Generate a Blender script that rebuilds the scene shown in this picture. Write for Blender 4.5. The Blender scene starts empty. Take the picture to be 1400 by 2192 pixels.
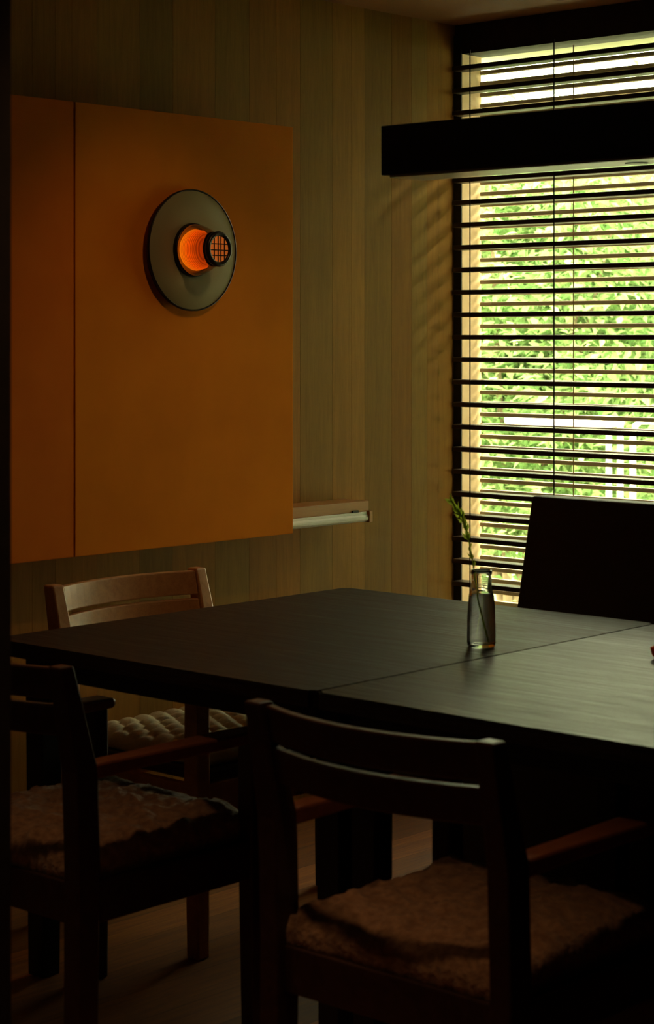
import bpy, bmesh, math, random
from mathutils import Vector, Matrix
PI = math.pi
R = math.radians
random.seed(7)
S = bpy.context.scene
C = S.collection

# ---------------------------------------------------------------- camera
cd = bpy.data.cameras.new('camera')
cam = bpy.data.objects.new('camera', cd)
C.objects.link(cam)
cam.location = (0, 0, 1.35)
cam.rotation_euler = (R(90), 0, R(42.2 - 90))
cd.sensor_fit = 'VERTICAL'
cd.sensor_height = 36
cd.lens = 4172 / 2192 * 36
cd.shift_y = -(1096 - 722) / 2192
cd.clip_start = 0.05
cd.clip_end = 200
cd.dof.use_dof = True
cd.dof.focus_distance = 5.5
cd.dof.aperture_fstop = 6.8
S.camera = cam

# ---------------------------------------------------------------- light
w = bpy.data.worlds.new('sky')
S.world = w
w.use_nodes = True
bg = w.node_tree.nodes['Background']
bg.inputs[0].default_value = (1.0, 0.95, 0.60, 1)
bg.inputs[1].default_value = 28.0
sd = bpy.data.lights.new('sun', 'SUN')
sd.energy = 2.0
sd.angle = R(3)
sd.color = (1, 0.96, 0.82)
sun = bpy.data.objects.new('sun', sd)
C.objects.link(sun)
sun.rotation_euler = (R(0), R(-38), R(20))     # comes over the roof onto the garden
pd = bpy.data.lights.new('window_portal', 'AREA')
pd.shape = 'RECTANGLE'
pd.size = 1.95
pd.size_y = 1.15
pd.cycles.is_portal = True
po = bpy.data.objects.new('window_portal', pd)
C.objects.link(po)
po.location = (5.02, 3.32, 1.32)
po.rotation_euler = (0, R(90), 0)              # faces -X, into the room
WARM = 16.0
S.view_settings.view_transform = 'Standard'
S.view_settings.look = 'None'
S.view_settings.gamma = 1
S.view_settings.exposure = 0.0

# ---------------------------------------------------------------- helpers
def tag(o, label=None, cat=None, group=None, kind=None):
    if label: o['label'] = label
    if cat: o['category'] = cat
    if group: o['group'] = group
    if kind: o['kind'] = kind
    return o

def empty(name, loc, rz=0):
    o = bpy.data.objects.new(name, None)
    o.empty_display_size = 0.1
    C.objects.link(o)
    o.location = loc
    o.rotation_euler = (0, 0, rz)
    return o

def obj(name, bm, mat, parent=None, smooth=False, loc=None):
    bmesh.ops.recalc_face_normals(bm, faces=bm.faces)
    me = bpy.data.meshes.new(name)
    bm.to_mesh(me)
    bm.free()
    me.materials.append(mat)
    if smooth:
        for p in me.polygons: p.use_smooth = True
    o = bpy.data.objects.new(name, me)
    C.objects.link(o)
    if parent: o.parent = parent
    if loc: o.location = loc
    return o

def box(bm, x0, x1, y0, y1, z0, z1, bev=0.0, seg=2):
    r = bmesh.ops.create_cube(bm, size=1)
    vs = r['verts']
    bmesh.ops.scale(bm, vec=(x1 - x0, y1 - y0, z1 - z0), verts=vs)
    bmesh.ops.translate(bm, vec=((x0 + x1) / 2, (y0 + y1) / 2, (z0 + z1) / 2), verts=vs)
    if bev > 0:
        es = {e for v in vs for e in v.link_edges}
        bmesh.ops.bevel(bm, geom=list(es), offset=bev, segments=seg, profile=0.5, affect='EDGES')
    return bm

def B(*a, **k):
    return box(bmesh.new(), *a, **k)

def loft(bm, secs, bev=0.0):
    """rectangular bar through sections (x0,x1,y0,y1,z) stacked in z, or any list of 4-point rings"""
    rings = []
    for s in secs:
        if len(s) == 5:
            x0, x1, y0, y1, z = s
            pts = [(x0, y0, z), (x1, y0, z), (x1, y1, z), (x0, y1, z)]
        else: pts = s
        rings.append([bm.verts.new(p) for p in pts])
    n = len(rings[0])
    for a, b in zip(rings, rings[1:]):
        for i in range(n):
            bm.faces.new((a[i], a[(i + 1) % n], b[(i + 1) % n], b[i]))
    bm.faces.new(rings[0][::-1])
    bm.faces.new(rings[-1])
    if bev:
        es = []
        for r in rings:
            pass
        bmesh.ops.recalc_face_normals(bm, faces=bm.faces)
        sharp = [e for e in bm.edges if len(e.link_faces) == 2 and e.calc_face_angle(0) > 0.7]
        bmesh.ops.bevel(bm, geom=sharp, offset=bev, segments=2, profile=0.5, affect='EDGES')
    return bm

def lathe(bm, prof, n=48, closed=False):
    """prof: (r,z) around z"""
    rings = []
    for r, z in prof:
        if r < 1e-6: rings.append([bm.verts.new((0, 0, z))])
        else: rings.append([bm.verts.new((r * math.cos(2 * PI * i / n), r * math.sin(2 * PI * i / n), z)) for i in range(n)])
    prs = list(zip(rings, rings[1:]))
    if closed: prs.append((rings[-1], rings[0]))
    for a, b in prs:
        for i in range(n):
            j = (i + 1) % n
            if len(a) == 1 and len(b) == 1: continue
            if len(a) == 1: bm.faces.new((a[0], b[j], b[i]))
            elif len(b) == 1: bm.faces.new((a[i], a[j], b[0]))
            else: bm.faces.new((a[i], a[j], b[j], b[i]))
    return bm

def tube(bm, pts, rad, n=8):
    pts = [Vector(p) for p in pts]
    rings = []
    for i, p in enumerate(pts):
        t = (pts[min(i + 1, len(pts) - 1)] - pts[max(i - 1, 0)]).normalized()
        a = Vector((0, 0, 1)) if abs(t.z) < 0.9 else Vector((1, 0, 0))
        u = t.cross(a).normalized()
        v = t.cross(u)
        r = rad[i] if isinstance(rad, (list, tuple)) else rad
        rings.append([bm.verts.new(p + r * (u * math.cos(2 * PI * k / n) + v * math.sin(2 * PI * k / n))) for k in range(n)])
    for a, b in zip(rings, rings[1:]):
        for k in range(n):
            bm.faces.new((a[k], a[(k + 1) % n], b[(k + 1) % n], b[k]))
    bm.faces.new(rings[0][::-1])
    bm.faces.new(rings[-1])
    return bm

# ---------------------------------------------------------------- materials
def mat(name, col, rough=0.5, metal=0, spec=0.5):
    m = bpy.data.materials.new(name)
    m.use_nodes = True
    b = m.node_tree.nodes['Principled BSDF']
    b.inputs['Base Color'].default_value = (*col, 1)
    b.inputs['Roughness'].default_value = rough
    b.inputs['Metallic'].default_value = metal
    b.inputs['Specular IOR Level'].default_value = spec
    return m

def wood(name, c1, c2, stretch, rough=0.45, bump=0.15, scale=1.0, attr=None, spec=0.5, rvar=0.1, planks=None):
    m = mat(name, c1, rough, spec=spec)
    nt = m.node_tree; N = nt.nodes; L = nt.links
    b = N['Principled BSDF']
    tc = N.new('ShaderNodeTexCoord')
    mp = N.new('ShaderNodeMapping'); mp.inputs['Scale'].default_value = stretch
    L.new(tc.outputs['Object'], mp.inputs[0])
    n1 = N.new('ShaderNodeTexNoise'); n1.inputs['Scale'].default_value = 6 * scale
    n1.inputs['Detail'].default_value = 6; n1.inputs['Distortion'].default_value = 1.2
    L.new(mp.outputs[0], n1.inputs['Vector'])
    n2 = N.new('ShaderNodeTexNoise'); n2.inputs['Scale'].default_value = 45 * scale
    n2.inputs['Detail'].default_value = 3
    L.new(mp.outputs[0], n2.inputs['Vector'])
    ad = N.new('ShaderNodeMath'); ad.operation = 'MULTIPLY_ADD'
    L.new(n2.outputs[0], ad.inputs[0]); ad.inputs[1].default_value = 0.5
    L.new(n1.outputs[0], ad.inputs[2])
    rp = N.new('ShaderNodeValToRGB')
    rp.color_ramp.elements[0].position = 0.5; rp.color_ramp.elements[0].color = (*c1, 1)
    rp.color_ramp.elements[1].position = 0.95; rp.color_ramp.elements[1].color = (*c2, 1)
    L.new(ad.outputs[0], rp.inputs[0])
    out = rp.outputs[0]
    if planks:          # (axis, width, amount, joint darkness) : tonal step from board to board
        sep = N.new('ShaderNodeSeparateXYZ'); L.new(tc.outputs['Object'], sep.inputs[0])
        dv = N.new('ShaderNodeMath'); dv.operation = 'DIVIDE'
        L.new(sep.outputs[planks[0]], dv.inputs[0]); dv.inputs[1].default_value = planks[1]
        fl = N.new('ShaderNodeMath'); fl.operation = 'FLOOR'; L.new(dv.outputs[0], fl.inputs[0])
        wn = N.new('ShaderNodeTexWhiteNoise'); wn.noise_dimensions = '1D'; L.new(fl.outputs[0], wn.inputs['W'])
        mr = N.new('ShaderNodeMapRange'); L.new(wn.outputs[0], mr.inputs[0])
        mr.inputs[3].default_value = 1 - planks[2]; mr.inputs[4].default_value = 1 + planks[2]
        fr = N.new('ShaderNodeMath'); fr.operation = 'FRACT'; L.new(dv.outputs[0], fr.inputs[0])
        gt = N.new('ShaderNodeMath'); gt.operation = 'GREATER_THAN'; L.new(fr.outputs[0], gt.inputs[0]); gt.inputs[1].default_value = 0.012
        g2 = N.new('ShaderNodeMapRange'); L.new(gt.outputs[0], g2.inputs[0]); g2.inputs[3].default_value = planks[3]
        mu = N.new('ShaderNodeMath'); mu.operation = 'MULTIPLY'; L.new(mr.outputs[0], mu.inputs[0]); L.new(g2.outputs[0], mu.inputs[1])
        vm = N.new('ShaderNodeVectorMath'); vm.operation = 'SCALE'
        L.new(out, vm.inputs[0]); L.new(mu.outputs[0], vm.inputs['Scale'])
        out = vm.outputs[0]
    if attr:
        at = N.new('ShaderNodeAttribute'); at.attribute_name = attr
        vm = N.new('ShaderNodeVectorMath'); vm.operation = 'MULTIPLY'
        L.new(out, vm.inputs[0]); L.new(at.outputs['Color'], vm.inputs[1])
        out = vm.outputs[0]
    L.new(out, b.inputs['Base Color'])
    mr = N.new('ShaderNodeMapRange'); L.new(ad.outputs[0], mr.inputs[0])
    mr.inputs[1].default_value = 0.4; mr.inputs[2].default_value = 1.0
    mr.inputs[3].default_value = rough - rvar; mr.inputs[4].default_value = rough + rvar
    L.new(mr.outputs[0], b.inputs['Roughness'])
    bp = N.new('ShaderNodeBump'); bp.inputs['Strength'].default_value = bump; bp.inputs['Distance'].default_value = 0.002
    L.new(ad.outputs[0], bp.inputs['Height']); L.new(bp.outputs[0], b.inputs['Normal'])
    return m

def noisy(name, c1, c2, scale, rough=0.8, bump=0.3, dist=0.003, sheen=0):
    m = mat(name, c1, rough)
    nt = m.node_tree; N = nt.nodes; L = nt.links
    b = N['Principled BSDF']
    tc = N.new('ShaderNodeTexCoord')
    n = N.new('ShaderNodeTexNoise'); n.inputs['Scale'].default_value = scale; n.inputs['Detail'].default_value = 5
    L.new(tc.outputs['Object'], n.inputs['Vector'])
    rp = N.new('ShaderNodeValToRGB')
    rp.color_ramp.elements[0].position = 0.35; rp.color_ramp.elements[0].color = (*c1, 1)
    rp.color_ramp.elements[1].position = 0.65; rp.color_ramp.elements[1].color = (*c2, 1)
    L.new(n.outputs[0], rp.inputs[0]); L.new(rp.outputs[0], b.inputs['Base Color'])
    bp = N.new('ShaderNodeBump'); bp.inputs['Strength'].default_value = bump; bp.inputs['Distance'].default_value = dist
    L.new(n.outputs[0], bp.inputs['Height']); L.new(bp.outputs[0], b.inputs['Normal'])
    b.inputs['Sheen Weight'].default_value = sheen
    return m

def thin_glass(name, tint=(1, 1, 1), refl=0.06):
    m = bpy.data.materials.new(name); m.use_nodes = True
    nt = m.node_tree; N = nt.nodes; L = nt.links; N.clear()
    o = N.new('ShaderNodeOutputMaterial'); mx = N.new('ShaderNodeMixShader')
    t = N.new('ShaderNodeBsdfTransparent'); t.inputs[0].default_value = (*tint, 1)
    g = N.new('ShaderNodeBsdfGlossy'); g.inputs['Roughness'].default_value = 0.02
    mx.inputs[0].default_value = refl
    L.new(t.outputs[0], mx.inputs[1]); L.new(g.outputs[0], mx.inputs[2]); L.new(mx.outputs[0], o.inputs[0])
    return m

def glass(name, col=(1, 1, 1), rough=0.0, ior=1.45):
    m = mat(name, col, rough)
    b = m.node_tree.nodes['Principled BSDF']
    b.inputs['Transmission Weight'].default_value = 1
    b.inputs['IOR'].default_value = ior
    return m

def leafy(name, c1, c2, trans=0.55):
    m = bpy.data.materials.new(name); m.use_nodes = True
    nt = m.node_tree; N = nt.nodes; L = nt.links; N.clear()
    o = N.new('ShaderNodeOutputMaterial'); mx = N.new('ShaderNodeMixShader'); mx.inputs[0].default_value = trans
    d = N.new('ShaderNodeBsdfDiffuse'); t = N.new('ShaderNodeBsdfTranslucent')
    gi = N.new('ShaderNodeNewGeometry')
    rp = N.new('ShaderNodeValToRGB')
    rp.color_ramp.elements[0].color = (*c1, 1); rp.color_ramp.elements[1].color = (*c2, 1)
    L.new(gi.outputs['Random Per Island'], rp.inputs[0])
    L.new(rp.outputs[0], d.inputs[0]); L.new(rp.outputs[0], t.inputs[0])
    L.new(d.outputs[0], mx.inputs[1]); L.new(t.outputs[0], mx.inputs[2]); L.new(mx.outputs[0], o.inputs[0])
    return m

def emit(name, col, strength):
    m = bpy.data.materials.new(name); m.use_nodes = True
    b = m.node_tree.nodes['Principled BSDF']
    b.inputs['Base Color'].default_value = (*col, 1)
    b.inputs['Emission Color'].default_value = (*col, 1)
    b.inputs['Emission Strength'].default_value = strength
    return m

M_wall = wood('wall_boards', (0.33, 0.16, 0.028), (0.43, 0.21, 0.042), (9, 9, 0.6), 0.6, 0.1, attr='tone', spec=0.12)
M_ceil = wood('ceiling_boards', (0.34, 0.15, 0.05), (0.42, 0.19, 0.07), (0.6, 8, 8), 0.6, 0.05)
M_floor = wood('floor_boards', (0.26, 0.075, 0.013), (0.50, 0.18, 0.038), (0.7, 9, 9), 0.58, 0.1, planks=(1, 0.13, 0.45, 0.25))
M_dark = mat('dark_paint', (0.012, 0.010, 0.008), 0.6)
M_blackwall = noisy('dark_plaster', (0.02, 0.014, 0.01), (0.03, 0.02, 0.014), 30, 0.8, 0.1)
M_table = wood('table_oak', (0.016, 0.012, 0.009), (0.055, 0.041, 0.031), (9, 0.5, 9), 0.38, 0.8, spec=0.10, rvar=0.12)
M_table2 = wood('table_oak_brown', (0.018, 0.010, 0.006), (0.05, 0.030, 0.018), (9, 0.5, 9), 0.46, 0.8, spec=0.10, rvar=0.12)  # browner and rougher than the other tabletop
M_chair = wood('chair_walnut_lit', (0.42, 0.17, 0.05), (0.58, 0.26, 0.09), (5, 5, 5), 0.45, 0.08)
M_nearchair = wood('chair_walnut_shaded', (0.035, 0.013, 0.006), (0.06, 0.022, 0.010), (5, 5, 5), 0.42, 0.08)  # same wood as the far chair, shade on near chairs put into colour
M_arm = wood('armrest_lit_wood', (0.20, 0.065, 0.025), (0.30, 0.10, 0.04), (5, 5, 5), 0.5, 0.08)  # brighter tone stands for warm lamp light on the near arm tops
M_fleece = noisy('fleece', (0.26, 0.13, 0.06), (0.44, 0.25, 0.13), 60, 0.95, 0.9, 0.01, 0.4)
M_tuft = noisy('knit_cushion', (0.72, 0.64, 0.44), (0.82, 0.74, 0.54), 160, 0.9, 0.3)
M_hide = noisy('black_upholstery', (0.008, 0.007, 0.007), (0.014, 0.012, 0.011), 120, 0.55, 0.15)
M_slat = wood('slat_dark', (0.018, 0.008, 0.006), (0.04, 0.014, 0.009), (6, 0.4, 6), 0.42, 0.05)
M_louvre = wood('slat_tan', (0.30, 0.20, 0.10), (0.38, 0.26, 0.14), (6, 0.4, 6), 0.6, 0.05)
M_cord = mat('cord', (0.03, 0.012, 0.008), 0.8)
M_cord2 = mat('cord_tan', (0.25, 0.14, 0.06), 0.8)
M_jamb = noisy('jamb_wood', (0.62, 0.42, 0.24), (0.72, 0.52, 0.32), 14, 0.6, 0.05)
M_pane = thin_glass('window_glass', (0.97, 1, 0.97), 0.05)
M_orange = noisy('orange_panel', (0.82, 0.235, 0.006), (0.90, 0.265, 0.008), 5, 0.85, 0.05)
M_orange2 = noisy('orange_panel_redder', (0.76, 0.18, 0.008), (0.84, 0.21, 0.010), 5, 0.85, 0.05)
for q in (M_orange, M_orange2): q.node_tree.nodes['Principled BSDF'].inputs['Specular IOR Level'].default_value = 0.12
M_shelf = wood('shelf_wood', (0.48, 0.20, 0.05), (0.58, 0.26, 0.07), (0.6, 8, 8), 0.5, 0.06)
M_white = mat('white_batten', (0.95, 0.94, 0.86), 0.35)
M_disc = mat('smoked_disc', (0.33, 0.28, 0.14), 0.6, spec=0.2)
M_bronze = mat('bronze_ring', (0.03, 0.02, 0.013), 0.35, 0.6)
M_amber = glass('amber_glass', (0.80, 0.34, 0.10), 0.05)
M_clear = glass('clear_glass', (1, 1, 1), 0.0, 1.45)
M_water = glass('water', (0.98, 1, 0.98), 0.0, 1.33)
M_sprig = leafy('sprig_green', (0.55, 0.68, 0.08), (0.75, 0.85, 0.14), 0.5)
M_black = mat('lamp_black', (0.010, 0.009, 0.009), 0.5)
M_under = mat('lamp_underside_lit', (0.55, 0.52, 0.42), 0.3)  # pale tone stands for window light on the black box's bottom face
M_ground = noisy('garden_ground', (0.24, 0.26, 0.17), (0.34, 0.34, 0.26), 1.3, 0.9, 0.1)
M_leafA = leafy('leaf_a', (0.11, 0.22, 0.07), (0.42, 0.55, 0.26))
M_leafB = leafy('leaf_b', (0.15, 0.27, 0.10), (0.50, 0.60, 0.34))
M_leafC = leafy('leaf_c', (0.07, 0.15, 0.06), (0.30, 0.42, 0.20))
M_bark = noisy('bark', (0.16, 0.11, 0.07), (0.24, 0.17, 0.11), 20, 0.9, 0.5)
M_soffit = wood('soffit', (0.25, 0.28, 0.16), (0.32, 0.35, 0.20), (8, 0.5, 8), 0.7, 0.1, planks=(0, 0.09, 0.12, 0.4))
M_deck = wood('added_terrace_boards', (0.05, 0.035, 0.025), (0.09, 0.06, 0.04), (8, 0.6, 8), 0.7, 0.1, planks=(0, 0.12, 0.2, 0.3))
M_garden = mat('white_metal', (0.9, 0.9, 0.86), 0.4)
M_cup = leafy('orange_glaze', (0.9, 0.22, 0.03), (0.9, 0.22, 0.03), 0.6)

# ---------------------------------------------------------------- room shell
WX, WY, H = 4.85, 3.85, 2.338       # inner faces of window wall and left wall, ceiling height
# left wall: vertical boards with open joints
def wall_boards():
    bm = bmesh.new()
    col = bm.loops.layers.float_color.new('tone')
    rnd = random.Random(3)
    x = WX + 0.0
    widths = [.085, .055, .075, .095, .125, .06, .085, .14, .10, .11, .135, .16, .12, .15]
    k = 0
    while x > -1.6:
        wd = widths[k % len(widths)] if k < 40 else .12
        x0 = max(x - wd, -1.6)
        t = rnd.uniform(0.76, 1.10)
        warm = rnd.uniform(-0.13, 0.13)
        n0 = len(bm.faces)
        box(bm, x0 + 0.0005, x - 0.0005, WY, WY + 0.02, 0, H)
        bm.faces.ensure_lookup_table()
        for f in bm.faces[n0:]:
            for l in f.loops: l[col] = (t * (1 + warm), t, t * (1 - warm), 1)
        x = x0
        k += 1
        if x <= -1.6 + 1e-6: break
    n0 = len(bm.faces)
    box(bm, -1.6, WX + 0.12, WY + 0.02, WY + 0.12, 0, H)
    bm.faces.ensure_lookup_table()
    for f in bm.faces[n0:]:
        for l in f.loops: l[col] = (0.2, 0.2, 0.2, 1)
    return bm
tag(obj('wall_left', wall_boards(), M_wall), kind='structure')
tag(obj('floor', B(-1.7, WX + 0.12, -2.2, WY + 0.12, -0.1, 0), M_floor), kind='structure')
tag(obj('ceiling', B(-1.7, WX + 0.12, -2.2, WY + 0.12, H, H + 0.15), M_ceil), kind='structure')
OY0, OY1, OZ0, OZ1 = 2.80, 3.832, 0.40, 2.245    # window opening
bm = bmesh.new()
box(bm, WX, WX + 0.11, -2.2, OY0, 0, H)
box(bm, WX, WX + 0.11, OY1, WY, 0, H)
box(bm, WX, WX + 0.11, OY0, OY1, 0, OZ0)
box(bm, WX, WX + 0.11, OY0, OY1, OZ1, H)
tag(obj('wall_window', bm, M_blackwall), kind='structure')
tag(obj('wall_back', B(-1.7, -1.6, -2.2, WY + 0.12, 0, H), M_blackwall), kind='structure')
tag(obj('wall_right', B(-1.6, WX + 0.11, -2.3, -2.2, 0, H), M_blackwall), kind='structure')
tag(obj('wall_partition', B(1.40, 1.64, 2.055, WY, 0, H), M_blackwall), kind='structure')
# window: dark frame post in the corner, pale jamb, glass
wn = empty('window_1', (WX, 2.5, OZ0)); tag(wn, kind='structure')
def wloc(bm):   # geometry above is written in world space; shift to the window's base
    bmesh.ops.translate(bm, vec=(-WX, -2.5, -OZ0), verts=bm.verts); return bm
bm = bmesh.new()
box(bm, WX - 0.008, WX - 0.0015, OY1 - 0.012, WY - 0.001, OZ0 - 0.4, OZ1 + 0.06, 0.001)
obj('window_frame', wloc(bm), M_dark, wn)
bm = bmesh.new()
box(bm, WX - 0.001, WX + 0.097, OY1 - 0.012, OY1 - 0.001, OZ0, OZ1)
obj('jamb', wloc(bm), M_jamb, wn)
bm = bmesh.new()
box(bm, WX + 0.001, WX + 0.110, OY0, OY1 - 0.012, OZ0, OZ0 + 0.02)
obj('window_sill', wloc(bm), M_jamb, wn)
bm = bmesh.new()
box(bm, WX + 0.070, WX + 0.075, OY0, OY1 - 0.012, OZ0 + 0.02, OZ1)
obj('glass', wloc(bm), M_pane, wn)

# dark slatted blind on the room side
PITCH = 0.0702
bl = empty('window_blind', (WX - 0.029, 2.5, OZ0))
tag(bl, 'dark brown horizontal slat blind hanging inside across the big window', 'blind')
bm = box(bmesh.new(), -0.026, 0.026, OY0 - 2.5, OY1 - 2.5 - 0.013, -0.0074, 0.0074, 0.003)
proto = None
for k in range(-9, 18):
    z = 1.631 - PITCH * k
    if z < OZ0 + 0.02 or z > OZ1 - 0.03: continue
    if proto is None:
        s = proto = obj('slat', bm, M_slat, bl)
    else:
        s = proto.copy(); C.objects.link(s); s.parent = bl
    s.location = (0, 0, z - OZ0)
for s_ in (0.105, 0.424, 0.98):
    obj('ladder_cord', tube(bmesh.new(), [(-0.028, WY - s_ - 2.5, 0), (-0.028, WY - s_ - 2.5, OZ1 - OZ0)], 0.0022, 6), M_cord, bl)
# finer tan louvres on the outer side of the glass
lv = empty('louvre_screen', (WX + 0.090, 2.5, OZ0))
tag(lv, 'fine tan louvre slats outside the glass, seen behind the dark blind', 'louvre screen')
bm = box(bmesh.new(), -0.009, 0.009, OY0 - 2.5, OY1 - 2.5 - 0.018, -0.0067, 0.0067, 0.003)
proto = None
for k in range(-18, 36):
    z = 1.631 - PITCH / 2 * k
    if z < OZ0 + 0.03 or z > OZ1 - 0.03: continue
    if proto is None:
        s = proto = obj('slat', bm, M_louvre, lv)
    else:
        s = proto.copy(); C.objects.link(s); s.parent = lv
    s.location = (0, 0, z - OZ0)
for s_ in (0.400, 0.98):
    obj('ladder_cord', tube(bmesh.new(), [(-0.011, WY - s_ - 2.5, 0), (-0.011, WY - s_ - 2.5, OZ1 - OZ0)], 0.0022, 6), M_cord2, lv)

# ---------------------------------------------------------------- tables
def slab_table(yc, hw, m, label):
    t = empty('dining_table', (3.11, yc, 0)); tag(t, label, 'table')
    bm = box(bmesh.new(), -0.56, 0.56, -hw, hw, 0.688, 0.72)
    es = [e for e in bm.edges if abs(e.verts[0].co.z - e.verts[1].co.z) > 0.01]
    bmesh.ops.bevel(bm, geom=es, offset=0.012, segments=3, affect='EDGES')
    es = [e for e in bm.edges if e.calc_face_angle(0) > 1.2 and abs(e.verts[0].co.z - e.verts[1].co.z) < 1e-5]
    bmesh.ops.bevel(bm, geom=es, offset=0.0025, segments=2, affect='EDGES')
    obj('tabletop', bm, m, t)
    obj('apron', B(-0.50, 0.50, -hw + .05, hw - .05, 0.64, 0.6885, 0.002), M_dark, t)
    for sx in (-1, 1):
        for sy in (-1, 1):
            cx, cy = sx * 0.45, sy * (hw - 0.042)
            obj('leg', loft(bmesh.new(), [(cx - .024, cx + .024, cy - .024, cy + .024, 0), (cx - .028, cx + .028, cy - .028, cy + .028, 0.60), (cx - .028, cx + .028, cy - .028, cy + .028, 0.688)], 0.003), M_dark, t)
    return t
def slab_table2(y0, y1, m, label):
    hw = (y1 - y0) / 2 - 0.0008
    return slab_table((y0 + y1) / 2, hw, m, label)
slab_table2(2.345, 3.265, M_table2, 'dark brown wooden dining table nearer the panelled wall, carrying the glass vase')
slab_table2(1.425, 2.345, M_table, 'dark wooden table with greenish sheen, at the right of the seam, carrying the orange cup')

# ---------------------------------------------------------------- armchairs
def armchair(label, m, loc, rz, group, cushion=True, z_seat=0.40, HWD=0.232):
    t = empty('armchair', loc, rz); tag(t, label, 'chair', group)
    for s in (-1, 1):
        y0, y1 = s * HWD - 0.020, s * HWD + 0.020
        bm = loft(bmesh.new(), [(-0.022, 0.026, y0, y1, 0), (-0.020, 0.034, y0, y1, 0.40), (-0.026, 0.028, y0, y1, 0.58), (-0.060, -0.026, y0 + .003, y1 - .003, 0.77)], 0.004)
        obj('leg', bm, m, t)
        bm = loft(bmesh.new(), [(0.425, 0.463, y0 + .003, y1 - .003, 0), (0.418, 0.462, y0, y1, 0.40), (0.420, 0.460, y0, y1, 0.570)], 0.004)
        obj('leg', bm, m, t)
        # arm rest, a little wider towards the front
        def ring(x, hw, zt, zb): return [(x, s * HWD - hw, zb), (x, s * HWD + hw, zb), (x, s * HWD + hw, zt), (x, s * HWD - hw, zt)]
        bm = loft(bmesh.new(), [ring(-0.01, .019, .590, .560), ring(0.15, .022, .590, .564), ring(0.34, .030, .590, .566), ring(0.468, .028, .589, .568), ring(0.482, .020, .585, .571)], 0.005)
        obj('armrest', bm, M_arm if m is M_nearchair else m, t)
        # side rail
        obj('side_rail', B(0.02, 0.43, s * HWD - 0.012, s * HWD + 0.012, 0.30, 0.375, 0.003), m, t)
    obj('front_rail', B(0.430, 0.454, -HWD + .02, HWD - .02, 0.30, 0.375, 0.003), m, t)
    obj('rear_rail', B(-0.005, 0.02, -HWD + .02, HWD - .02, 0.30, 0.375, 0.003), m, t)
    # curved back slats
    def curved(z0, z1, x_c, bow, th=0.018, hw=HWD - 0.018, n=16):
        bm = bmesh.new(); rings = []
        for i in range(n + 1):
            u = -1 + 2 * i / n
            y = u * hw
            def xc(z): return x_c - bow * (1 - u * u) - (z - 0.58) * 0.20 if z > 0.5 else x_c - bow * (1 - u * u)
            rings.append([(xc(z0) - th / 2, y, z0), (xc(z0) + th / 2, y, z0), (xc(z1) + th / 2, y, z1), (xc(z1) - th / 2, y, z1)])
        return loft(bm, rings, 0.003)
    obj('back_slat', curved(0.707, 0.765, 0.0, 0.045), m, t)
    obj('back_slat', curved(0.640, 0.697, 0.0, 0.045), m, t)
    if cushion:
        nx, ny = 40, 40
        bm = bmesh.new(); rnd = random.Random(int(loc[1] * 100)); g = []
        x0, x1, yy = 0.0, 0.455, HWD - 0.008
        from mathutils import noise
        for i in range(nx + 1):
            row = []
            for j in range(ny + 1):
                u, v = -1 + 2 * i / nx, -1 + 2 * j / ny
                e = max(0, 1 - max(abs(u), abs(v)) ** 6) ** 0.5
                x = (x0 + x1) / 2 + u * (x1 - x0) / 2; y = v * yy
                nz = noise.fractal(Vector((x * 22, y * 22, loc[1])), 0.7, 2.0, 4)
                row.append(bm.verts.new((x + rnd.uniform(-.003, .003), y + rnd.uniform(-.003, .003), z_seat + 0.045 * e + 0.011 * nz)))
            g.append(row)
        for i in range(nx):
            for j in range(ny):
                bm.faces.new((g[i][j], g[i + 1][j], g[i + 1][j + 1], g[i][j + 1]))
        rim = [g[i][0] for i in range(nx + 1)] + [g[nx][j] for j in range(1, ny + 1)] + [g[i][ny] for i in range(nx - 1, -1, -1)] + [g[0][j] for j in range(ny - 1, 0, -1)]
        low = [bm.verts.new((v.co.x * 0.98 + 0.004, v.co.y * 0.98, 0.350)) for v in rim]
        n = len(rim)
        for k in range(n): bm.faces.new((rim[k], low[k], low[(k + 1) % n], rim[(k + 1) % n]))
        bm.faces.new(low)
        c = obj('seat', bm, M_fleece, t, smooth=True); c['label'] = 'shaggy brown fleece seat pad'
    else:
        obj('seat', B(0.005, 0.45, -HWD + .018, HWD - .018, 0.376, 0.405, 0.008), M_nearchair, t)
    return t
armchair('shade-darkened armchair with shaggy seat, right-hand one of the two nearest, curved back below the vase', M_nearchair, (2.275, 1.940, 0), 0, 'armchairs around the tables')
armchair('shade-darkened armchair with shaggy seat, left-hand one of the two nearest, cut by the left edge', M_nearchair, (2.275, 2.890, 0), 0, 'armchairs around the tables')
armchair('lighter brown slatted armchair at the panelled wall, its back rising behind the table', M_chair, (3.185, 3.50, 0), R(-90), 'armchairs around the tables', cushion=False, HWD=0.232)

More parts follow.
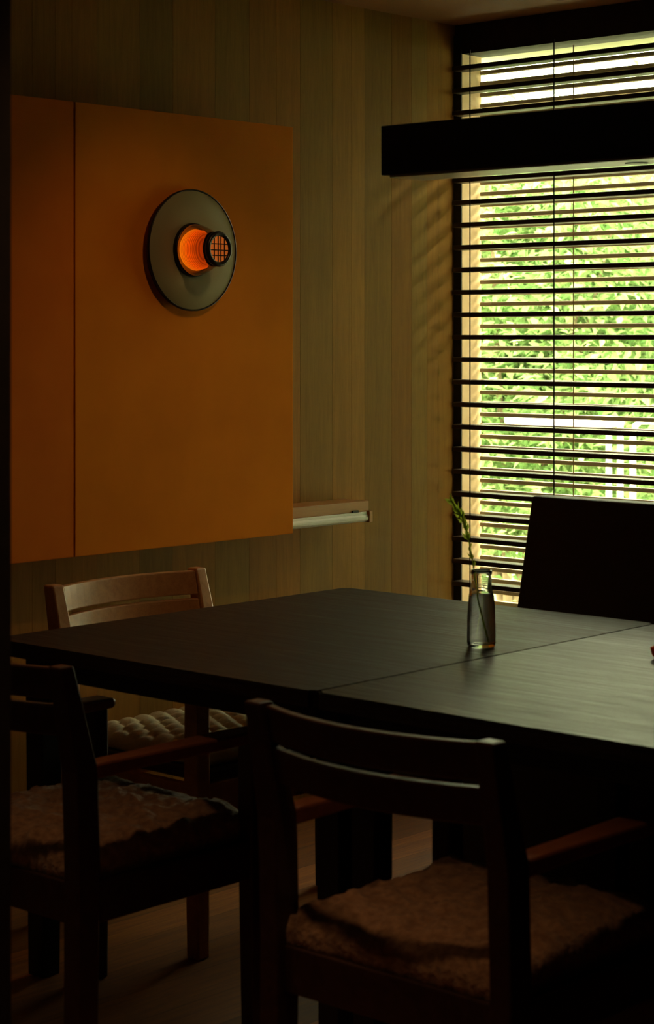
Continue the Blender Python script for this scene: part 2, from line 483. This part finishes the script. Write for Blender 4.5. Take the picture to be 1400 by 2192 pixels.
# bubbly cushion on the far chair
def tufted():
    bm = bmesh.new(); n = 96; a = 0.207; g = []; P = 0.050
    for i in range(n + 1):
        row = []
        for j in range(n + 1):
            u, v = -1 + 2 * i / n, -1 + 2 * j / n
            x, y = u * a, v * a
            d = 9
            r0 = round(y / (P * .866))
            for r in (r0 - 1, r0, r0 + 1):
                yy = r * P * .866; off = (r % 2) * P / 2
                q = round((x - off) / P)
                for qq in (q - 1, q, q + 1):
                    d = min(d, math.hypot(x - off - qq * P, y - yy))
            dome = math.sqrt(max(0, 1 - (d / (P * 0.585)) ** 2)) * 0.023
            e = max(0, 1 - max(abs(u), abs(v)) ** 5) ** 0.5
            row.append(bm.verts.new((x * (1 - .04 * (abs(v) ** 3)), y * (1 - .04 * (abs(u) ** 3)), (0.022 + dome) * e + 0.012)))
        g.append(row)
    for i in range(n):
        for j in range(n): bm.faces.new((g[i][j], g[i + 1][j], g[i + 1][j + 1], g[i][j + 1]))
    rim = [g[i][0] for i in range(n + 1)] + [g[n][j] for j in range(1, n + 1)] + [g[i][n] for i in range(n - 1, -1, -1)] + [g[0][j] for j in range(n - 1, 0, -1)]
    low = [bm.verts.new((v.co.x * 0.97, v.co.y * 0.97, 0)) for v in rim]
    m = len(rim)
    for k in range(m): bm.faces.new((rim[k], low[k], low[(k + 1) % m], rim[(k + 1) % m]))
    bm.faces.new(low)
    return bm
o = obj('seat_cushion', tufted(), M_tuft, smooth=True, loc=(3.185, 3.27, 0.406))
tag(o, 'pale cream bubble-textured cushion on the seat of the chair by the wall', 'cushion')

# dark high-backed chair before the window (faces the table, -X)
hb = empty('high_back_bench', (4.03, 2.29, 0), PI)
tag(hb, 'black high-backed upholstered bench standing between table and window', 'bench')
def slabback(z0, z1, xa, xb, hw, th):
    return loft(bmesh.new(), [[(xa, -hw, z0), (xa + th, -hw, z0), (xa + th, hw, z0), (xa, hw, z0)],
                              [(xb, -hw, z1), (xb + th * .8, -hw, z1), (xb + th * .8, hw, z1), (xb, hw, z1)]], 0.006)
obj('backrest', slabback(0.36, 0.94, 0.0, -0.118, 0.70, 0.08), M_hide, hb)
obj('seat', B(0.03, 0.33, -0.69, 0.69, 0.34, 0.44, 0.02), M_hide, hb)
obj('base', B(0.0, 0.31, -0.68, 0.68, 0.0, 0.345, 0.004), M_dark, hb)

# ---------------------------------------------------------------- wall panel, shelf, tube light
pn = empty('wall_panel', (3.5, 3.72, 0.803))
tag(pn, 'large burnt orange rectangular panel mounted on the wooden wall', 'panel')
obj('face_board', B(3.170 - 3.5, 3.962 - 3.5, 0, 0.024, 0, 1.133, 0.002), M_orange, pn)
o = obj('side_board', B(2.60 - 3.5, 3.1675 - 3.5, 0.0015, 0.024, 0, 1.133, 0.002), M_orange2, pn)
o['label'] = 'redder orange strip at the left'
obj('mounting_rail', B(2.7 - 3.5, 3.55 - 3.5, 0.024, 0.13, 0.92, 1.0, 0.002), M_dark, pn)

sh = obj('wall_shelf', B(-0.62, 0.43, -0.10, 0, 0, 0.031, 0.0015), M_shelf, loc=(3.888, WY - 0.0, 0.840))
tag(sh, 'slim brown wooden shelf on the wall, poking out right of the orange panel', 'shelf')
tl = empty('tube_light', (3.882, WY - 0.092, 0.812)); tag(tl, 'white fluorescent tube batten fixed under the wall shelf', 'lamp')
bm = bmesh.new()
box(bm, -0.60, 0.425, -0.012, 0.03, 0.008, 0.028, 0.002)
obj('housing', bm, M_white, tl)
bm = tube(bmesh.new(), [(-0.60, -0.006, 0.010), (0.425, -0.006, 0.010)], 0.012, 16)
obj('tube', bm, M_white, tl, smooth=False)
obj('end_cap', B(0.425, 0.440, -0.020, 0.03, -0.004, 0.030, 0.002), M_shelf, tl)
obj('clip', B(0.36, 0.385, -0.014, 0.0, 0.028, 0.034, 0.0), M_dark, tl)

# ---------------------------------------------------------------- round wall lamp (axis = -Y)
wl = empty('wall_lamp', (3.557, 3.72, 1.579))
tag(wl, 'round smoky disc wall lamp with glowing amber glass, on the orange panel', 'lamp')
def facing(o):
    o.rotation_euler = (R(90), 0, 0)     # local +z -> world -Y
    return o
dk = facing(obj('disc', lathe(bmesh.new(), [(0, 0.010), (0.150, 0.010), (0.157, 0.013), (0.158, 0.018), (0.155, 0.021), (0.075, 0.0185), (0, 0.018)], 96), M_disc, wl, True))
(obj('disc_rim', lathe(bmesh.new(), [(0.1575, 0.012), (0.1600, 0.013), (0.1600, 0.0215), (0.1570, 0.0225), (0.1560, 0.021)], 96, True), M_bronze, dk, True))
facing(obj('mount', lathe(bmesh.new(), [(0, 0.0), (0.05, 0.0), (0.05, 0.010), (0, 0.010)], 40), M_bronze, wl))
facing(obj('collar', lathe(bmesh.new(), [(0.062, 0.018), (0.071, 0.018), (0.070, 0.028), (0.064, 0.030)], 64, True), M_bronze, wl, True))
# amber glass body: outer and inner wall
outer = [(0.068, 0.020), (0.067, 0.035), (0.062, 0.055), (0.053, 0.076), (0.046, 0.094), (0.044, 0.112)]
inner = [(r - 0.0045, z) for r, z in outer][::-1]
facing(obj('glass_shade', lathe(bmesh.new(), outer + inner, 64, True), M_amber, wl, True))
facing(obj('end_ring', lathe(bmesh.new(), [(0.0335, 0.110), (0.045, 0.110), (0.0465, 0.116), (0.043, 0.121), (0.035, 0.1215), (0.033, 0.116)], 64, True), M_bronze, wl, True))
def glow(name, c1, c2, st, scale):
    m = bpy.data.materials.new(name); m.use_nodes = True
    N = m.node_tree.nodes; L = m.node_tree.links; b = N['Principled BSDF']
    tc = N.new('ShaderNodeTexCoord'); wv = N.new('ShaderNodeTexWave'); wv.wave_type = 'RINGS'
    wv.inputs['Scale'].default_value = scale; wv.inputs['Distortion'].default_value = 0.6
    L.new(tc.outputs['Object'], wv.inputs['Vector'])
    rp = N.new('ShaderNodeValToRGB'); rp.color_ramp.elements[0].color = (*c1, 1); rp.color_ramp.elements[1].color = (*c2, 1)
    L.new(wv.outputs[0], rp.inputs[0]); L.new(rp.outputs[0], b.inputs['Emission Color'])
    b.inputs['Base Color'].default_value = (*c1, 1)
    b.inputs['Emission Strength'].default_value = st
    return m
M_bulb = glow('filament_glow', (0.45, 0.45, 0.45), (1.0, 1.0, 1.0), 1.5, 75)
M_bulb.node_tree.nodes['Wave Texture'].wave_type = 'BANDS'
M_bulb.node_tree.nodes['Wave Texture'].bands_direction = 'Z'
N = M_bulb.node_tree.nodes; L = M_bulb.node_tree.links; b = N['Principled BSDF']
b.inputs['Base Color'].default_value = (0.3, 0.05, 0.01, 1)
sep = N.new('ShaderNodeSeparateXYZ'); L.new(N['Texture Coordinate'].outputs['Object'], sep.inputs[0])
mr = N.new('ShaderNodeMapRange'); L.new(sep.outputs['Z'], mr.inputs[0]); mr.inputs[1].default_value = 0.022; mr.inputs[2].default_value = 0.085
rp = N.new('ShaderNodeValToRGB'); L.new(mr.outputs[0], rp.inputs[0])
e = rp.color_ramp.elements; e[0].position = 0.0; e[0].color = (1.0, 0.46, 0.02, 1); e[1].position = 1.0; e[1].color = (0.10, 0.012, 0.001, 1)
q = e.new(0.5); q.color = (0.85, 0.17, 0.008, 1)
vm = N.new('ShaderNodeVectorMath'); vm.operation = 'MULTIPLY'
L.new(rp.outputs[0], vm.inputs[0]); L.new(N['Color Ramp'].outputs[0], vm.inputs[1]); L.new(vm.outputs[0], b.inputs['Emission Color'])
M_end = glow('end_glow', (0.75, 0.16, 0.02), (0.9, 0.22, 0.03), 0.32, 14)
facing(obj('bulb', lathe(bmesh.new(), [(0, 0.022), (0.050, 0.022), (0.054, 0.032), (0.051, 0.050), (0.040, 0.070), (0.022, 0.082), (0, 0.085)], 48), M_bulb, wl, True))
el = facing(obj('end_lens', lathe(bmesh.new(), [(0, 0.114), (0.034, 0.114), (0.034, 0.1165), (0, 0.1165)], 48), M_end, wl))
bm = bmesh.new()
for a in (-0.018, -0.004, 0.006, 0.019):
    h = math.sqrt(0.0335 ** 2 - a * a)
    box(bm, a - 0.0013, a + 0.0013, -h, h, 0.1165, 0.1185)
for a in (-0.017, -0.003, 0.013):
    h = math.sqrt(0.0335 ** 2 - a * a)
    box(bm, -h, h, a - 0.0013, a + 0.0013, 0.1166, 0.1184)
obj('grille', bm, M_bronze, el)

# ---------------------------------------------------------------- linear pendant over the tables
pl = empty('pendant_lamp', (3.11, 1.80, 1.68))
tag(pl, 'long black box pendant lamp crossing in front of the window above the tables', 'lamp')
obj('housing', B(-0.055, 0.055, -0.82, 0.82, 0.004, 0.106, 0.002), M_black, pl)
o = obj('underside_lit', B(-0.050, 0.055, -0.80, 0.80, -0.001, 0.004), M_under, pl); o['label'] = 'underside paled as if lit by the window'
for y in (-0.45, 0.24): obj('spot_socket', lathe(bmesh.new(), [(0, -0.003), (0.022, -0.003), (0.022, -0.001), (0, -0.001)], 24), M_bronze, pl, loc=(0.01, y, 0))
for y in (-0.7, -0.55): obj('cable', tube(bmesh.new(), [(0, y, 0.106), (0, y, H - 1.68)], 0.002, 6), M_dark, pl)

# ---------------------------------------------------------------- glass vase with sprig
VX, VY, TZ = 3.150, 2.432, 0.72
vs = empty('glass_vase', (VX, VY, TZ)); tag(vs, 'small clear glass bottle vase filled with water, standing near the seam between the tables', 'vase')
out_ = [(0, 0.0), (0.024, 0.0), (0.028, 0.003), (0.0295, 0.010), (0.0288, 0.05), (0.0272, 0.088), (0.0258, 0.104), (0.0232, 0.114), (0.0212, 0.122), (0.0208, 0.146), (0.0222, 0.150), (0.0222, 0.155), (0.0208, 0.157)]
in_ = [(0.0190, 0.156), (0.0186, 0.146), (0.0188, 0.122), (0.0208, 0.112), (0.0232, 0.102), (0.0246, 0.086), (0.0262, 0.05), (0.0264, 0.014), (0.022, 0.008), (0, 0.008)]
obj('bottle', lathe(bmesh.new(), out_ + in_, 48), M_clear, vs, True)
obj('water', lathe(bmesh.new(), [(0, 0.0076), (0.0222, 0.0076), (0.0266, 0.0142), (0.0264, 0.05), (0.0248, 0.086), (0.0234, 0.1015), (0.0214, 0.109), (0, 0.109)], 48), M_water, vs, True)
sp = empty('green_sprig', (VX, VY, TZ + 0.010)); tag(sp, 'thin green sprig with small buds leaning left out of the glass vase', 'plant')
rv = Vector((math.sin(R(42.2)), -math.cos(R(42.2)), 0))      # towards the right of the room's view axis
def spt(a, z, d=0): return rv * a * 0.9 + Vector((0, 0, z * 0.955)) + Vector((0.74, 0.67, 0)) * d
stem = [spt(0.012, 0.0), spt(0.004, 0.04), spt(-0.006, 0.09), spt(-0.013, 0.13), spt(-0.017, 0.155), spt(-0.022, 0.185, .003), spt(-0.028, 0.215, .004), spt(-0.034, 0.24, .005), spt(-0.042, 0.262, .006), spt(-0.053, 0.28, .006), spt(-0.066, 0.298, .006)]
st_ = obj('stem', tube(bmesh.new(), stem, [0.0013] * 6 + [0.0014, 0.0014, 0.0013, 0.001, 0.0007], 6), M_sprig, sp, True)
def leaf_into(bm, p, d, up, ln, wd):
    d = d.normalized(); s = d.cross(up).normalized(); n = s.cross(d)
    a = bm.verts.new(p); b = bm.verts.new(p + d * ln * .45 + s * wd + n * ln * .08); c = bm.verts.new(p + d * ln); e = bm.verts.new(p + d * ln * .45 - s * wd + n * ln * .08)
    f = bm.verts.new(p + d * ln * .5 + n * ln * -.02)
    for q in ((a, b, f), (b, c, f), (c, e, f), (e, a, f)): bm.faces.new(q)
rnd = random.Random(5)
for i in range(5, 11):
    for q in range(9 if i > 6 else 3):
        u = rnd.random()
        p = stem[i - 1].lerp(stem[i], u)
        d = (stem[i] - stem[i - 1]).normalized() * 1.0 + Vector((rnd.uniform(-1, 1), rnd.uniform(-1, 1), rnd.uniform(-.5, .6))) * 0.75
        bm = bmesh.new()
        leaf_into(bm, p, d, Vector((rnd.uniform(-1, 1), rnd.uniform(-1, 1), rnd.uniform(-1, 1))), rnd.uniform(0.014, 0.025), rnd.uniform(0.0036, 0.0056))
        leaf_into(bm, p, d + Vector((0, 0, .3)), Vector((rnd.uniform(-1, 1), .3, .2)), rnd.uniform(0.006, 0.011), 0.0024)
        obj('leaf', bm, M_sprig, st_)

# little orange cup at the right edge of the picture
CX, CY = 3.277, 2.076
o = obj('orange_cup', lathe(bmesh.new(), [(0, 0), (0.020, 0), (0.026, 0.008), (0.029, 0.020), (0.027, 0.022), (0.023, 0.010), (0, 0.006)], 40), M_cup, None, True, loc=(CX, CY, 0.72))
tag(o, 'small orange cup on the table at the right edge of the photo', 'cup')

# ---------------------------------------------------------------- outside
tag(obj('garden_ground', B(WX + 0.12, 40, -25, 40, -0.5, -0.25), M_ground), kind='structure')
tag(obj('added_terrace', B(WX + 0.12, 7.0, -12, 20, -0.25, -0.19), M_deck), kind='structure')  # unseen dark decking, added to cut ground bounce into the room
tag(obj('trim_1', B(WX + 0.116, WX + 0.42, OY0 - 1, WY + 1.0, 2.262, 2.30), M_soffit), kind='structure')
def shrub(loc, rx, ry, h, n, ls, m, seed, label, z0=0.0, dens=0.55):
    t = empty('garden_shrub', loc); tag(t, label, 'shrub', 'leafy shrubs outside the window')
    rnd = random.Random(seed)
    verts, faces = [], []
    clumps = []
    for k in range(int(n / 34)):
        while True:
            a, b, c = rnd.uniform(-1, 1), rnd.uniform(-1, 1), rnd.uniform(-1, 1)
            q = a * a + b * b + c * c
            if 0.25 < q < 1: break
        clumps.append(Vector((a * rx, b * ry, z0 + (c + 1) / 2 * (h - z0))))
    for cc in clumps:
        base = Vector((rnd.uniform(-1, 1), rnd.uniform(-1, 1), rnd.uniform(-.7, .5))).normalized()
        for _ in range(34):
            p = cc + Vector((rnd.gauss(0, .11), rnd.gauss(0, .11), rnd.gauss(0, .08)))
            d = (base + Vector((rnd.gauss(0, .35), rnd.gauss(0, .35), rnd.gauss(0, .35)))).normalized()
            up = Vector((rnd.gauss(0, .5), rnd.gauss(0, .5), 1))
            s = d.cross(up).normalized(); nn = s.cross(d)
            ln = ls * rnd.uniform(.6, 1.25); wd = ln * rnd.uniform(.16, .26)
            i = len(verts)
            verts += [p, p + d * ln * .4 + s * wd + nn * wd * .5, p + d * ln - nn * wd * .3, p + d * ln * .4 - s * wd + nn * wd * .5, p + d * ln * .45]
            faces += [(i, i + 1, i + 4), (i + 1, i + 2, i + 4), (i + 2, i + 3, i + 4), (i + 3, i, i + 4)]
    me = bpy.data.meshes.new('foliage'); me.from_pydata([tuple(v) for v in verts], [], faces); me.materials.append(m)
    f = bpy.data.objects.new('foliage', me); C.objects.link(f); f.parent = t
    bm = bmesh.new()
    for k in range(7):
        a = rnd.uniform(0, 2 * PI)
        q = Vector((math.cos(a) * rx * .6, math.sin(a) * ry * .6, z0 + (h - z0) * rnd.uniform(.6, .9)))
        tube(bm, [(0, 0, 0), q * 0.35 + Vector((0, 0, .1)), q * .7, q], [.03, .02, .013, .006], 6)
    obj('branches', bm, M_bark, t, True)
    return t
def px(x, F): # world XY on the photo's vertical x at forward distance F (used once, to place the garden)
    r = (x - 700) / 4172 * F
    return (F * math.cos(R(42.2)) + r * math.sin(R(42.2)), F * math.sin(R(42.2)) - r * math.cos(R(42.2)))
for (x, F, rx, ry, h, n, ls, m, seed, lab) in (
    (1090, 10.6, 1.0, 1.0, 2.62, 26000, .085, M_leafA, 1, 'bright green leafy shrub outside the left end of the window'),
    (1330, 11.6, 1.1, 1.1, 2.72, 26000, .085, M_leafB, 2, 'yellow-green leafy shrub outside, seen in the right part of the window'),
    (1560, 13.4, 1.2, 1.2, 3.2, 16000, .10, M_leafC, 3, 'darker green shrub outside, behind the yellow-green one at the right'),
    (1010, 14.0, 1.4, 1.4, 3.1, 16000, .10, M_leafB, 4, 'pale green shrub outside, farther back behind the left one')):
    X, Y = px(x, F)
    shrub((X, Y, -0.25), rx, ry, h + 0.25, n, ls, m, seed, lab, 0.35)
# added tall hedge, unseen at the right, cuts low sky light on the wall
hg = shrub((9.9, -4.2, -0.25), 0.9, 9.0, 4.9, 64000, .19, M_leafC, 11, 'long tall dark hedge added to block low sky light, outside the picture to the right', 0.0)
hg.name = 'light_blocking_hedge'; hg['category'] = 'hedge'
if 'group' in hg: del hg['group']
# white garden table and tube frame chair in front of the shrubs
X, Y = px(1205, 8.9)
g = empty('garden_table', (X, Y, -0.25), R(-48)); tag(g, 'white garden table outside the window in front of the shrubs', 'table')
obj('tabletop', B(-0.25, 0.25, -0.2, 0.2, 1.20, 1.235, 0.01), M_garden, g)
for sx, sy in ((1, -1), (1, 1)):
    obj('leg', B(sx * .235 - .012, sx * .235 + .012, sy * .18 - .012, sy * .18 + .012, 0, 1.20), M_garden, g)
X, Y = px(1400, 8.8)
g = empty('garden_chair', (X, Y, -0.25), R(42.2)); tag(g, 'white tubular garden chair outside the window beside the white table', 'chair')
obj('frame', tube(bmesh.new(), [(0, 0.095, 0), (0, 0.095, 1.15), (0, 0.085, 1.20), (0, 0.06, 1.22), (0, -0.25, 1.22), (0, -0.29, 1.19), (0, -0.30, 1.15), (0, -0.30, 0)], 0.014, 10), M_garden, g, True)
obj('seat', B(-0.36, 0.0, -0.30, 0.10, 0.66, 0.69, 0.01), M_garden, g)
obj('leg', B(-0.36, -0.33, -0.30, -0.27, 0, 0.66), M_garden, g)
obj('leg', B(-0.36, -0.33, 0.07, 0.10, 0, 0.66), M_garden, g)

# ---------------------------------------------------------------- warm ceiling downlights behind the viewer
for i, (x, y, e) in enumerate(((1.78, 1.80, 1.0), (1.9, 2.6, 0.8))):
    t = empty('ceiling_downlight', (x, y, H)); tag(t, 'small round warm ceiling downlight, out of the picture ' + ('over the right-hand near chair' if i == 0 else 'over the left-hand near chair'), 'lamp')
    obj('trim_ring', lathe(bmesh.new(), [(0.035, -0.004), (0.05, -0.004), (0.05, 0), (0.035, 0)], 32, True), M_bronze, t)
    ld = bpy.data.lights.new('downlight', 'SPOT'); ld.energy = WARM * e; ld.color = (1, 0.55, 0.25); ld.shadow_soft_size = 0.04
    ld.spot_size = R(62); ld.spot_blend = 1.0
    lo = bpy.data.objects.new('downlight', ld); C.objects.link(lo); lo.parent = t; lo.location = (0, 0, -0.02)

# added unseen downlight, brightens the orange panel and the chair back below it
t = empty('ceiling_downlight', (3.4, 2.6, H)); tag(t, 'small round warm ceiling downlight, out of the picture, added to brighten the orange panel', 'lamp')
obj('trim_ring', lathe(bmesh.new(), [(0.035, -0.004), (0.05, -0.004), (0.05, 0), (0.035, 0)], 32, True), M_bronze, t)
ld = bpy.data.lights.new('downlight', 'SPOT'); ld.energy = 10.0; ld.color = (1, 0.60, 0.28); ld.shadow_soft_size = 0.03
ld.spot_size = R(56); ld.spot_blend = 0.9
lo = bpy.data.objects.new('downlight', ld); C.objects.link(lo); lo.parent = t; lo.location = (0, 0, -0.01)
lo.rotation_euler = (Vector((3.35, 3.72, 1.15)) - Vector((3.4, 2.6, H))).to_track_quat('-Z', 'Y').to_euler()
